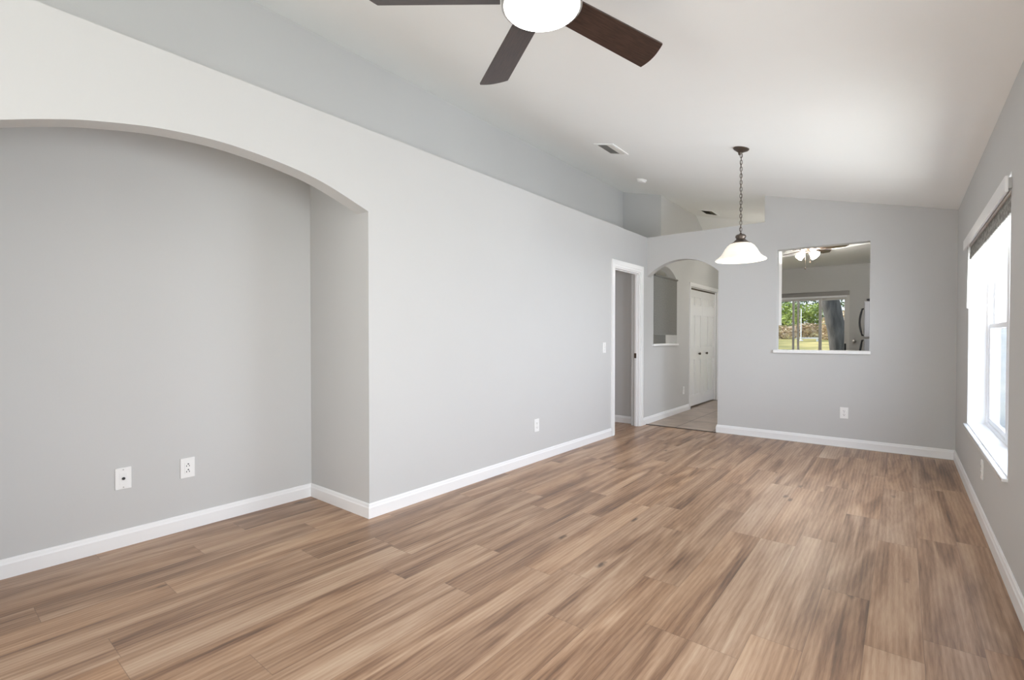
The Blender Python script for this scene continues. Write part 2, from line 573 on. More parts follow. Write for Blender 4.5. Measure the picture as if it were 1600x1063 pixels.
# ------------------------------------------------------------------ ceilings
mb = MB()
YR = 0.02 + XR
# main sloped plane with the hip beyond the back wall
xk = XR - (ZK - ZR) / SL                       # x where the main plane comes down to the kitchen height
pts = {'a': (XU - 0.02, YREAR - 0.3), 'b': (XR + 0.16, YREAR - 0.3), 'c': (XR + 0.16, YH), 'd': (xk, YH), 'e': (XL - 0.02, YH), 'f': (XL - 0.02, YU), 'g': (XU - 0.02, YU)}


def slab(mb, poly, t=0.08):
    v0 = [mb.bm.verts.new(p) for p in poly]
    v1 = [mb.bm.verts.new((p[0], p[1], p[2] + t)) for p in poly]
    n = len(poly)
    mb.bm.faces.new(v0[::-1]); mb.bm.faces.new(v1)
    for i in range(n):
        mb.bm.faces.new((v0[i], v0[(i + 1) % n], v1[(i + 1) % n], v1[i]))


P = lambda x, y: (x, y, zc(x))
slab(mb, [P(XU - 0.02, YREAR - 0.3), P(XR + 0.02, YREAR - 0.3), P(XR + 0.02, YU + 0.02), P(XU - 0.02, YU + 0.02)])
slab(mb, [P(XL - 0.14, YU - 0.02), P(XR + 0.02, YU - 0.02), P(XR + 0.02, YH), P(xk, YH), P(XL - 0.02, YH), P(XL - 0.14, YH)])
ze = zc(XL - 0.02)
slab(mb, [(XL - 0.02, YH, ze), (xk, YH, ZK), (XL - 0.02, YH + (ze - ZK) / HS, ZK)])
slab(mb, [(xk, YH, ZK), (XR + 0.02, YH, ZK), (XR + 0.02, YF + 0.02, ZK), (XL - 0.02, YF + 0.02, ZK), (XL - 0.02, YH + (ze - ZK) / HS, ZK)])
mb.box((xk, YH - 0.005, ZR - 0.02), (XR + 0.02, YH + 0.03, ZK + 0.05))
struct(mb.build('ceiling', M['ceiling']), 'pale vaulted ceiling sloping up to the left over the living room', 'ceiling')
struct(MB().box((-5.1, 1.9, 2.38), (-2.74, 6.06, 2.44)).build('ceiling_bedroom', M['ceiling']), 'flat ceiling of the room behind the left doorway', 'ceiling')
struct(MB().box((-4.1, 6.10, 2.42), (-2.74, 11.1, 2.50)).build('ceiling_foyer', M['ceiling']), 'flat ceiling of the entry beyond the hallway opening', 'ceiling')
struct(MB().box((XN - 0.05, YN0 - 0.02, 2.385), (XL - 0.115, YN + 0.02, 2.405)).build('ceiling_niche', M['ceiling']), 'flat top inside the arched wall niche', 'ceiling')

# ------------------------------------------------------------------ walls
wx = lambda x, d: (lambda u, v, w: (x + d * w, u, v))      # wall on plane x, u = y, v = z
wy = lambda y, d: (lambda u, v, w: (u, y + d * w, v))      # wall on plane y, u = x, v = z

# left wall: arched niche opening and doorway
DY0, DY1, DZ = 5.193, 5.903, 1.972
ap = [(0.366, 2.006), (0.512, 2.049), (0.768, 2.097), (1.079, 2.108), (1.478, 2.058), (1.838, 1.939)]


def smooth_curve(pts_, n=10):
    out = []
    for i in range(len(pts_) - 1):
        p0 = pts_[max(i - 1, 0)]; p1 = pts_[i]; p2 = pts_[i + 1]; p3 = pts_[min(i + 2, len(pts_) - 1)]
        for k in range(n):
            t = k / n
            f = lambda a, b, c, d: 0.5 * (2 * b + (c - a) * t + (2 * a - 5 * b + 4 * c - d) * t * t + (3 * b - a - 3 * c + d) * t ** 3)
            out.append((f(p0[0], p1[0], p2[0], p3[0]), f(p0[1], p1[1], p2[1], p3[1])))
    out.append(pts_[-1])
    return out


arch = smooth_curve([(YN0, 1.895), (0.235, 1.958)] + ap, 8)
outer = [(YREAR - 0.12, 0), (YN0, 0)] + arch + [(YN, 0), (DY0, 0), (DY0, DZ), (DY1, DZ), (DY1, 0), (YB, 0), (YB, ZL), (YREAR - 0.12, ZL)]
struct(MB().prism([outer], wx(XL, -1), 0.115).build('wall_left', M['wall']), 'long pale grey left wall with a wide arched niche and a doorway', 'wall')
# niche: back and both returns in one shell
mb = MB()
mb.box((XN - 0.1, YN0 - 0.1, 0), (XN, YN + 0.1, 2.40))
mb.box((XN, YN, 0), (XL - 0.115, YN + 0.1, 2.40))
mb.box((XN, YN0 - 0.1, 0), (XL - 0.115, YN0, 2.40))
struct(mb.build('wall_niche', M['wall']), 'recessed grey wall inside the arched niche on the left', 'wall')
# plant ledge and the upper wall
struct(MB().box((XU - 0.02, YREAR - 0.12, ZL - 0.04), (XL - 0.115, YU, ZL - 0.001)).build('trim_2', M['wall']), 'flat plant ledge on top of the left wall', 'ledge')
mb = MB()
mb.prism([[(YREAR - 0.12, ZL - 0.04), (YU + 0.1, ZL - 0.04), (YU + 0.1, zc(XU) + 0.05), (YREAR - 0.12, zc(XU) + 0.05)]], wx(XU, -1), 0.1)
struct(mb.build('wall_upper', M['wall']), 'grey upper wall set back above the plant ledge', 'wall')
mb = MB()
mb.prism([[(XU - 0.1, ZL - 0.04), (XL - 0.115, ZL - 0.04), (XL - 0.115, zc(XL - 0.115) + 0.05), (XU - 0.1, zc(XU - 0.1) + 0.05)]], wy(YU, 1), 0.1)
struct(mb.build('wall_jog', M['wall']), 'short grey wall closing the far end of the plant ledge', 'wall')

# hallway left wall: arched opening and closet
HY0, HY1 = 6.34, 7.20
CY0, CY1, CZ = 7.808, 9.22, 1.95
harch = []
cy_, hw, rise, spring = (HY0 + HY1) / 2, (HY1 - HY0) / 2, 0.16, 1.985
RR = (hw * hw + rise * rise) / (2 * rise)
for k in range(25):
    y = HY0 + (HY1 - HY0) * k / 24
    harch.append((y, spring + rise - (RR - math.sqrt(RR * RR - (y - cy_) ** 2))))
hole = [(HY0, 1.045)] + harch + [(HY1, 1.045)]
zt = zc(XL)
hip_y = YH + (zt - ZK) / HS
outer = [(YB, 0), (CY0, 0), (CY0, CZ), (CY1, CZ), (CY1, 0), (YF, 0), (YF, ZK + 0.02), (hip_y, ZK + 0.02), (YH, zt + 0.05), (YU, zt + 0.05), (YU, ZL), (YB, ZL)]
struct(MB().prism([outer, hole[::-1]], wx(XL, -1), 0.115).build('wall_hallway', M['wall']), 'grey hallway wall with a small arched opening and a closet', 'wall')

# back wall with arch and pass-through
AX0, AX1 = XL, -1.735
cx_, hw2, rise2, sp2 = -2.18, 0.447, 0.187, 1.940
RR2 = (hw2 * hw2 + rise2 * rise2) / (2 * rise2)
barch = []
for k in range(33):
    x = cx_ - hw2 + 2 * hw2 * k / 32
    barch.append((x, sp2 + rise2 - (RR2 - math.sqrt(max(0, RR2 * RR2 - (x - cx_) ** 2)))))
PX0, PX1, PZ0, PZ1 = -1.105, -0.264, 1.003, 2.121
XE = -1.233
outer = [(XL, ZL), (XL, sp2)] + barch + [(AX1, 0), (XR, 0), (XR, zc(XR)), (XE, zc(XE)), (XE, ZL)]
hole = [(PX0, PZ0), (PX1, PZ0), (PX1, PZ1), (PX0, PZ1)]
struct(MB().prism([outer, hole], wy(YB, 1), 0.115).build('wall_back', M['wall']), 'pale grey back wall with an arch and a square pass-through', 'wall')

# right wall with the window opening
WY0, WY1, WZ0, WZ1 = 3.26, 5.13, 0.478, 1.93
outer = [(YREAR - 0.12, 0), (YF + 0.12, 0), (YF + 0.12, ZK), (YH, ZK), (YH, ZR), (YREAR - 0.12, ZR)]
hole = [(WY0, WZ0), (WY0, WZ1), (WY1, WZ1), (WY1, WZ0)]
KW = (6.50, 7.68, 0.95, 2.00)                           # opening added for the kitchen fill lamp, out of view
hole2 = [(KW[0], KW[2]), (KW[0], KW[3]), (KW[1], KW[3]), (KW[1], KW[2])]
NW = (0.15, 1.95, 0.478, 1.93)                            # second living-room window, beside the camera
hole3 = [(NW[0], NW[2]), (NW[0], NW[3]), (NW[1], NW[3]), (NW[1], NW[2])]
struct(MB().prism([outer, hole, hole2, hole3], wx(XR, 1), 0.18).build('wall_right', M['wall']), 'shaded grey right wall around the bright window', 'wall')

# rear wall behind the camera with an opening added for the rear fill
RX0, RX1, RZ1 = -2.45, 0.05, 2.1
outer = [(XL, 0), (RX0, 0), (RX0, RZ1), (RX1, RZ1), (RX1, 0), (XR, 0), (XR, zc(XR)), (XU - 0.1, zc(XU - 0.1)), (XU - 0.1, ZL - 0.04), (XL, ZL - 0.04)]
struct(MB().prism([outer], wy(YREAR, -1), 0.12).build('wall_rear', M['wall']), 'grey wall behind the camera with an added wide opening', 'wall')

# kitchen far wall with the sliding door
SX0, SX1, SZ1 = -2.45, -0.735, 1.963
outer = [(XL - 0.12, 0), (SX0, 0), (SX0, SZ1), (SX1, SZ1), (SX1, 0), (XR, 0), (XR, ZK + 0.01), (XL - 0.12, ZK + 0.01)]
struct(MB().prism([outer], wy(YF, 1), 0.15).build('wall_kitchen', M['wall']), 'far kitchen wall around the sliding glass door', 'wall')

# rooms behind the left wall
mb = MB()
mb.box((-5.1, 6.02, 0), (-2.745, 6.12, 2.4)).box((-5.0, 1.95, 0), (-2.745, 2.0, 2.4))
mb.prism([[(1.95, 0), (6.02, 0), (6.02, 2.4), (1.95, 2.4)], [(3.3, 0.9), (4.7, 0.9), (4.7, 2.1), (3.3, 2.1)]], wx(-5.0, -1), 0.1)  # hole added for the bedroom fill lamp
struct(mb.build('wall_bedroom', M['wall']), 'dim grey wall seen through the left doorway', 'wall')
mb = MB()
mb.box((-4.1, 6.14, 0), (-4.0, 11.0, 2.42)).box((-4.0, 10.95, 0), (-2.745, 11.05, 2.42))
struct(mb.build('wall_foyer', M['wall']), 'dim grey entry wall seen through the small arched opening', 'wall')


# ------------------------------------------------------------------ baseboards
def base(name, pts2, label, side, h=0.092, t=0.014):
    """pts2: polyline on the floor along the wall face; side = +1/-1 picks which side it stands on"""
    mb = MB()
    prof = [(0, 0), (t, 0), (t, h * 0.72), (t * 0.75, h * 0.80), (t * 0.62, h * 0.93), (t * 0.35, h), (0, h)]
    n = len(pts2)
    P2 = [Vector(p) for p in pts2]
    rings = []
    for i, p in enumerate(P2):
        ds = []
        if i > 0: ds.append((P2[i] - P2[i - 1]).normalized())
        if i < n - 1: ds.append((P2[i + 1] - P2[i]).normalized())
        ns = [Vector((-d.y, d.x)) * side for d in ds]
        nn = sum(ns, Vector((0, 0)))
        nn = nn.normalized()
        k = 1.0 / max(0.3, nn.dot(ns[0]))
        rings.append([mb.bm.verts.new((p.x + nn.x * k * a, p.y + nn.y * k * a, z)) for a, z in prof])
    m = len(prof)
    for i in range(n - 1):
        for j in range(m):
            mb.bm.faces.new((rings[i][j], rings[i][(j + 1) % m], rings[i + 1][(j + 1) % m], rings[i + 1][j]))
    mb.bm.faces.new(rings[0]); mb.bm.faces.new(rings[-1][::-1])
    return struct(mb.build(name, M['trim']), label, 'baseboard')


base('baseboard_left', [(XN, YN0), (XN, YN), (XL, YN), (XL, DY0 - 0.082)], 'white baseboard along the left wall and around inside the niche', -1)
base('baseboard_back', [(AX1 - 0.001, YB + 0.115), (AX1, YB), (XR, YB)], 'white baseboard along the back wall below the pass-through', -1)
base('baseboard_right', [(XR, YB - 0.014), (XR, YREAR)], 'white baseboard along the right wall under the window', -1)
base('baseboard_hallway', [(XL, DY1 + 0.09), (XL, CY0 - 0.065)], 'white baseboard along the hallway wall through the arch', -1)
base('baseboard_bedroom', [(-5.0, 6.02), (-2.75, 6.02)], 'white baseboard seen through the left doorway', -1)

# ------------------------------------------------------------------ doorway casing in the left wall
d1 = struct(empty('door_1', (XL, (DY0 + DY1) / 2, 0)), 'open doorway with white casing at the far end of the left wall', 'doorway')
cw, ct = 0.078, 0.018


def casing(y0, y1, ztop, w, name, parent, x=XL, mat='trim'):
    mb = MB()
    o = [(y0 - w, 0), (y0, 0), (y0, ztop), (y1, ztop), (y1, 0), (y1 + w, 0), (y1 + w, ztop + w), (y0 - w, ztop + w)]
    mb.prism([o], wx(x - 0.001, 1), ct * 0.7)
    i = w * 0.35
    o = [(y0 - w, 0), (y0 - i, 0), (y0 - i, ztop + i), (y1 + i, ztop + i), (y1 + i, 0), (y1 + w, 0), (y1 + w, ztop + w), (y0 - w, ztop + w)]
    mb.prism([o], wx(x + ct * 0.7 - 0.001, 1), ct * 0.4)
    return mb.build(name, M[mat], parent, bevel=0.002)


casing(DY0, DY1, DZ, cw, 'casing', d1)
mb = MB()
j = 0.016
o = [(DY0, 0), (DY0 + j, 0), (DY0 + j, DZ - j), (DY1 - j, DZ - j), (DY1 - j, 0), (DY1, 0), (DY1, DZ), (DY0, DZ)]
mb.prism([o], wx(XL, -1), 0.066)
mb.box((XL - 0.052, DY1 - j - 0.011, 0), (XL - 0.030, DY1 - j, DZ - j)).box((XL - 0.052, DY0 + j, DZ - j - 0.011), (XL - 0.030, DY1 - j, DZ - j))
mb.build('jamb', M['trim'], d1, bevel=0.001)
tag(MB().box((XL - 0.064, DY1 - j - 0.013, 0.875), (XL - 0.034, DY1 - j + 0.001, 0.938), 0.001).build('strike_plate', M['strip'], d1), 'dark bronze strike plate')

# closet: bifold doors
d2 = struct(empty('door_2', (XL, (CY0 + CY1) / 2, 0)), 'white panelled bifold closet doors in the hallway', 'closet door')
casing(CY0, CY1, CZ, 0.06, 'casing', d2)
mb = MB().box((XL - 0.112, CY0, CZ - 0.012), (XL - 0.02, CY1, CZ)).box((XL - 0.112, CY0, 0.0), (XL - 0.02, CY0 + 0.01, CZ)).box((XL - 0.112, CY1 - 0.01, 0), (XL - 0.02, CY1, CZ))
mb.build('jamb', M['trim'], d2)
MB().box((XL - 0.075, CY0 + 0.01, CZ - 0.034), (XL - 0.035, CY1 - 0.01, CZ - 0.014)).build('track', M['strip'], d2)
MB().box((XL - 0.4, CY0, -0.002), (XL - 0.3, CY1, CZ)).build('closet_back', M['wall'], d2)
ymid = (CY0 + CY1) / 2
for (a, b, ky) in ((CY0 + 0.012, ymid - 0.003, 8.325), (ymid + 0.003, CY1 - 0.012, 8.70)):
    mb = MB()
    xf = XL - 0.035
    z0, z1 = 0.025, CZ - 0.036
    st = 0.075
    mid_ = (a + b) / 2
    cols = [(a + st, mid_ - st * 0.45), (mid_ + st * 0.45, b - st)]
    rows = [(0.20, 0.775), (0.965, 1.50), (1.665, 1.80)]
    hs = [[(c0, r0), (c1, r0), (c1, r1), (c0, r1)] for c0, c1 in cols for r0, r1 in rows]
    mb.prism([[(a, z0), (b, z0), (b, z1), (a, z1)]] + hs, wx(xf, -1), 0.014)
    mb.box((xf - 0.030, a, z0), (xf - 0.013, b, z1))
    for c0, c1 in cols:                                  # raised fields inside each panel
        for r0, r1 in rows:
            mb.box((xf - 0.0135, c0 + 0.025, r0 + 0.025), (xf - 0.004, c1 - 0.025, r1 - 0.025), 0.006)
    lf = mb.build('leaf', M['trim'], d2, bevel=0.003)
    kb = MB().lathe([(0.010, 0), (0.010, 0.012), (0.019, 0.018), (0.021, 0.028), (0.014, 0.036), (0.003, 0.038)], (xf, ky, 0.868), 20, 'X')
    tag(kb.build('knob', M['strip'], lf, smooth=True), 'small dark bronze knob')

# hallway opening sill
struct(MB().box((XL - 0.14, HY0 - 0.03, 1.022), (XL + 0.028, HY1 + 0.03, 1.048), 0.004).build('trim_3', M['trim']), 'white sill of the small arched opening in the hallway', 'sill')
rs = empty('roller_shade', (XL + 0.005, (HY0 + HY1) / 2, 1.98), label='dark grey roller shade hanging in the small arched hallway opening', cat='roller shade')
MB().box((XL + 0.003, HY0 + 0.002, 1.183), (XL + 0.006, HY1 - 0.002, 1.985)).build('fabric', M['shade_fabric'], rs)
mb = MB().lathe([(0.012, HY0 + 0.004), (0.012, HY1 - 0.004)], (XL + 0.0135, 0, 1.985), 16, 'Y')
mb.build('roller', M['shade_fabric'], rs, smooth=True)
MB().box((XL + 0.002, HY0 + 0.002, 1.176), (XL + 0.009, HY1 - 0.002, 1.188), 0.002).build('bottom_bar', M['shade_fabric'], rs)
# pass-through sill
struct(MB().box((PX0 - 0.03, YB - 0.03, 0.970), (PX1 + 0.014, YB + 0.15, 1.004), 0.005).build('trim_4', M['trim']), 'white ledge at the bottom of the pass-through', 'sill')

# ------------------------------------------------------------------ right window
w1 = struct(empty('window_1', (XR, (WY0 + WY1) / 2, WZ0)), 'bright white double-hung window pair in the right wall', 'window')
XF0, XF1 = 0.497, 0.560
mb = MB()
fo = [(WY0, WZ0), (WY1, WZ0), (WY1, WZ1), (WY0, WZ1)]
ymu = (WY0 + WY1) / 2
fh = [[(WY0 + 0.035, WZ0 + 0.03), (ymu - 0.045, WZ0 + 0.03), (ymu - 0.045, WZ1 - 0.04), (WY0 + 0.035, WZ1 - 0.04)],
      [(ymu + 0.045, WZ0 + 0.03), (WY1 - 0.035, WZ0 + 0.03), (WY1 - 0.035, WZ1 - 0.04), (ymu + 0.045, WZ1 - 0.04)]]
mb.prism([fo] + fh, wx(XF0, 1), XF1 - XF0)
mb.build('frame', M['vinyl'], w1, bevel=0.003)
mb = MB()                                                # white reveal lining of the opening
lt = 0.008
mb.prism([fo, [(WY0 + lt, WZ0 + lt), (WY1 - lt, WZ0 + lt), (WY1 - lt, WZ1 - lt), (WY0 + lt, WZ1 - lt)]], wx(XR + 0.002, 1), XF0 - XR - 0.002)
mb.build('reveal', M['trim'], w1)
ZM = 1.245
for (a, b) in ((WY0 + 0.035, ymu - 0.045), (ymu + 0.045, WY1 - 0.035)):
    for (z0, z1, xo, glm) in ((WZ0 + 0.03, ZM, 0.508, 'screen'), (ZM - 0.03, WZ1 - 0.04, 0.532, 'glass')):
        mb = MB()
        s_ = 0.034
        mb.prism([[(a, z0), (b, z0), (b, z1), (a, z1)], [(a + s_, z0 + s_), (b - s_, z0 + s_), (b - s_, z1 - s_), (a + s_, z1 - s_)]], wx(xo, 1), 0.022)
        sash = mb.build('sash', M['vinyl'], w1, bevel=0.003)
        MB().box((xo + 0.009, a + s_ - 0.004, z0 + s_ - 0.004), (xo + 0.012, b - s_ + 0.004, z1 - s_ + 0.004)).build('pane', M[glm], sash)
tag(MB().box((XR - 0.022, WY0 - 0.015, WZ0 - 0.016), (XF0 + 0.003, WY1 + 0.015, WZ0 + 0.001), 0.004).build('sill', M['sill'], w1), 'white marble window sill')

# fabric shade with its cornice
sh = empty('window_shade', (XR, 4.2, 1.86), label='raised grey patterned fabric shade under a white cornice at the top of the window', cat='window shade')
mb = MB()
for k in range(3):                                       # stacked folds
    z0 = 1.740 + k * 0.031
    mb.box((XR + 0.003 + 0.002 * k, WY0 + 0.012, z0), (XR + 0.017 + 0.002 * k, WY1 - 0.012, z0 + 0.033), 0.005)
mb.build('fabric', M['fabric'], sh)
tag(MB().box((XR - 0.004, WY0 + 0.010, 1.835), (XR + 0.05, WY1 - 0.010, 1.900), 0.006).build('headrail', M['plate'], sh), 'white head rail')
mb = MB()
mb.box((XR - 0.025, 3.235, 1.828), (XR - 0.012, 5.25, 1.905), 0.003)
mb.build('cornice', M['trim'], sh)
for y in (3.25, 5.22):
    tag(MB().box((XR - 0.013, y - 0.012, 1.845), (XR, y + 0.012, 1.895)).build('bracket', M['nickel'], sh), 'small metal wall bracket')
mb = MB()
mb.tube([(XR - 0.016, 4.93, 1.83), (XR - 0.018, 4.93, 1.60), (XR - 0.018, 4.93, 1.36)], [0.003, 0.005, 0.008], 8)
tag(mb.build('wand', M['plate'], sh, smooth=True), 'thin white hanging wand')

# two more side windows outside the photograph: one added for kitchen fill, one lighting the near half of this room
for (nm, W_, lab) in (('fill_window_3', KW, 'added kitchen side window out of view, opening for the fill lamp'),
                      ('window_4', NW, 'second living-room window in the right wall beside the camera')):
    wq = struct(empty(nm, (XR, (W_[0] + W_[1]) / 2, W_[2])), lab, 'window')
    ky0, ky1, kz0, kz1 = W_
    km_ = (kz0 + kz1) / 2
    MB().prism([[(ky0, kz0), (ky1, kz0), (ky1, kz1), (ky0, kz1)],
                [(ky0 + .04, kz0 + .04), (ky1 - .04, kz0 + .04), (ky1 - .04, km_ - .02), (ky0 + .04, km_ - .02)],
                [(ky0 + .04, km_ + .02), (ky1 - .04, km_ + .02), (ky1 - .04, kz1 - .04), (ky0 + .04, kz1 - .04)]], wx(0.50, 1), 0.05).build('frame', M['vinyl'], wq)
    MB().box((0.52, ky0 + .035, kz0 + .035), (0.523, ky1 - .035, kz1 - .035)).build('pane', M['glass'], wq)

# glass doors added behind the camera to let the rear fill in
w2 = struct(empty('fill_window_2', ((RX0 + RX1) / 2, YREAR, 0)), 'added glass doors behind the camera, opening for the rear fill', 'window')
mb = MB()
xm = (RX0 + RX1) / 2
mb.prism([[(RX0, 0.01), (RX1, 0.01), (RX1, RZ1), (RX0, RZ1)],
          [(RX0 + .05, .06), (xm - .03, .06), (xm - .03, RZ1 - .05), (RX0 + .05, RZ1 - .05)],
          [(xm + .03, .06), (RX1 - .05, .06), (RX1 - .05, RZ1 - .05), (xm + .03, RZ1 - .05)]], wy(YREAR - 0.04, -1), 0.05)
mb.build('frame', M['vinyl'], w2)

# ------------------------------------------------------------------ sliding glass door in the kitchen
d3 = struct(empty('door_3', ((SX0 + SX1) / 2, YF, 0)), 'sliding glass door at the far end of the kitchen, trees outside', 'sliding door')
mb = MB()
mb.prism([[(SX0, 0), (SX1, 0), (SX1, SZ1), (SX0, SZ1)], [(SX0 + .045, .04), (SX1 - .042, .04), (SX1 - .042, SZ1 - .075), (SX0 + .045, SZ1 - .075)]], wy(YF + 0.05, 1), 0.09)
mb.build('frame', M['alum'], d3, bevel=0.003)
for (a, b, yo, sR) in ((SX0 + .045, -1.51, 0.062, 0.036), (-1.63, -1.157, 0.085, 0.048), (-1.205, SX1 - .042, 0.108, 0.04)):
    mb = MB()
    mb.prism([[(a, .042), (b, .042), (b, SZ1 - .077), (a, SZ1 - .077)],
              [(a + .036, .12), (b - sR, .12), (b - sR, SZ1 - .15), (a + .036, SZ1 - .15)]], wy(YF + yo, 1), 0.022)
    pn = mb.build('panel', M['alum'], d3, bevel=0.002)
    MB().box((a + .03, YF + yo + .009, .11), (b - sR + .006, YF + yo + .013, SZ1 - .145)).build('pane', M['glass'], pn)
tag(MB().box((SX0 + .002, YF + .035, SZ1 - .075), (SX1 - .002, YF + .05, SZ1 - .002), 0.002).build('head_shadow_strip', M['head_shadow'], d3), 'dark grey strip for the head shadow')  # grey colour stands in for the shadow gap at the head
tag(MB().box((SX0 + .04, YF + .036, SZ1 - .112), (SX1 - .04, YF + .049, SZ1 - .076), 0.002).build('track_cover', M['vinyl'], d3), 'white track cover')
tag(MB().box((SX1 - .075, YF + .035, 0.90), (SX1 - .050, YF + .062, 1.03), 0.005).build('handle', M['black'], d3), 'dark pull handle')
kn = MB().lathe([(0.030, 0), (0.030, -0.008), (0.014, -0.014), (0.014, -0.030), (0.026, -0.036), (0.028, -0.05), (0.012, -0.058)], (-0.665, YF, 1.068), 24, 'Y')
tag(kn.build('wall_hook', M['nickel'], smooth=True), 'small dark grey round knob on the kitchen wall beside the sliding door', 'hook')

# ------------------------------------------------------------------ ceiling fan (living room)
FX, FY = -1.056, 1.495
zcf = zc(FX)
fan = empty('ceiling_fan', (FX, FY, zcf), label='dark-bladed ceiling fan with a glowing round bowl light over the living room', cat='ceiling fan')
C0 = (FX, FY, 0)
MB().lathe([(0.066, zcf + 0.01), (0.066, zcf - 0.025), (0.055, zcf - 0.055), (0.022, zcf - 0.075)], C0, 40).build('canopy', M['nickel'], fan, smooth=True)
MB().lathe([(0.013, zcf - 0.07), (0.013, 2.52)], C0, 20).build('downrod', M['nickel'], fan, smooth=True)
MB().lathe([(0.025, 2.535), (0.06, 2.525), (0.115, 2.50), (0.125, 2.47), (0.125, 2.435), (0.10, 2.41), (0.10, 2.398)], C0, 48).build('motor_housing', M['nickel'], fan, smooth=True)
MB().lathe([(0.10, 2.408), (0.146, 2.404), (0.150, 2.396), (0.150, 2.376), (0.143, 2.372), (0.138, 2.374)], C0, 64).build('light_ring', M['nickel'], fan, smooth=True)
bp = [(0.141 * math.cos(a), 2.376 - 0.034 * math.sin(a)) for a in [math.pi / 2 * k / 10 for k in range(10)]] + [(0.012, 2.342)]
tag(MB().lathe(bp, C0, 64).build('light_bowl', M['bowl'], fan, smooth=True), 'glowing white glass bowl')
BR = 0.655


def blade_mesh():
    mb = MB()
    w0, w1 = 0.058, 0.070
    pts_ = [(0.155, -w0), (BR - 0.045, -w1)]
    for k in range(9):                                   # slanted rounded tip
        t = k / 8
        y = -w1 + 2 * w1 * t
        pts_.append((BR - 0.045 + 0.045 * math.sin(math.pi * (0.12 + 0.55 * t)) + 0.0 * t, y))
    pts_ += [(0.155, w0)]
    mb.prism([pts_], lambda u, v, w: (u, v, w - 0.004), 0.008)
    return mb


def bracket_mesh():
    mb = MB()
    mb.prism([[(0.085, -0.022), (0.15, -0.018), (0.20, -0.036), (0.235, 0), (0.20, 0.036), (0.15, 0.018), (0.085, 0.022)]], lambda u, v, w: (u, v, 0.004 + w), 0.004)
    return mb


for k in range(5):
    ang = R(75.0 + 72.0 * k)
    b = blade_mesh().build('blade', M['blade'], fan, local=True, bevel=0.0015)
    b.location = (0, 0, 2.412 - zcf)
    b.rotation_euler = (Matrix.Rotation(ang, 3, 'Z') @ Matrix.Rotation(R(-13), 3, 'X')).to_euler()
    bracket_mesh().build('bracket', M['nickel'], b, local=True)

# ------------------------------------------------------------------ pendant lamp
PXX, PYY = -1.052, 4.335
zp = zc(PXX)
pend = empty('pendant_lamp', (PXX, PYY, zp), label='bell-shaped white glass pendant lamp hanging on a bronze chain from the sloped ceiling', cat='pendant lamp')
mb = MB()
mb.lathe([(0.062, 0.004), (0.062, -0.006), (0.055, -0.014), (0.035, -0.024), (0.016, -0.034), (0.010, -0.05), (0.003, -0.055)], (0, 0, 0), 40)
cn = mb.build('canopy', M['bronze'], pend, smooth=True, local=True)
cn.rotation_euler = (0, math.atan(SL), 0)
mb = MB()
ztop, zbot = zp - 0.045, 1.995
ll, rw, wr = 0.034, 0.0085, 0.0022
nl = int((ztop - zbot) / (ll * 0.80))
step = (ztop - zbot) / nl
for i in range(nl):
    zc_ = ztop - (i + 0.5) * step
    a0 = R(20 + 90 * (i % 2))
    ring = []
    for k in range(14):
        t = 2 * math.pi * k / 14
        u = rw * math.cos(t)
        v = (ll / 2 - rw) * (1 if math.sin(t) > 0 else -1) * (1 if abs(math.sin(t)) > 0.01 else 0) + rw * math.sin(t)
        ring.append((PXX + u * math.cos(a0), PYY + u * math.sin(a0), zc_ + v))
    mb.up = Vector((-math.sin(a0), math.cos(a0), 0))
    mb.tube(ring, wr, 6, closed=True)
mb.tube([(PXX + 0.004 * math.cos(i), PYY + 0.004 * math.sin(i), ztop - (ztop - zbot) * i / 24) for i in range(25)], 0.0016, 6)
mb.build('chain', M['bronze'], pend, smooth=True)
MB().lathe([(0.004, 2.012), (0.008, 2.004), (0.012, 1.998), (0.030, 1.994), (0.040, 1.984), (0.041, 1.972), (0.034, 1.962), (0.034, 1.956),
            (0.046, 1.944), (0.058, 1.932), (0.070, 1.924), (0.066, 1.920)], (PXX, PYY, 0), 48).build('cap', M['bronze'], pend, smooth=True)
out_ = [(0.060, 1.924), (0.082, 1.916), (0.104, 1.898), (0.122, 1.872), (0.136, 1.845), (0.150, 1.823), (0.168, 1.806), (0.187, 1.794), (0.194, 1.786), (0.192, 1.781)]
inn = [(r - 0.006, z - 0.002) for r, z in out_[::-1]]
mb = MB().lathe(out_ + inn[1:], (PXX, PYY, 0), 64, cap=False)
tag(mb.build('lamp_shade', M['shade'], pend, smooth=True), 'lit frosted white glass bell')
MB().lathe([(0.004, 1.925), (0.016, 1.92), (0.018, 1.89), (0.03, 1.865), (0.033, 1.845), (0.024, 1.822), (0.006, 1.814)], (PXX, PYY, 0), 24).build('bulb', M['bulb'], pend, smooth=True)

# ------------------------------------------------------------------ ceiling vents and smoke detector
tilt = math.atan(SL)


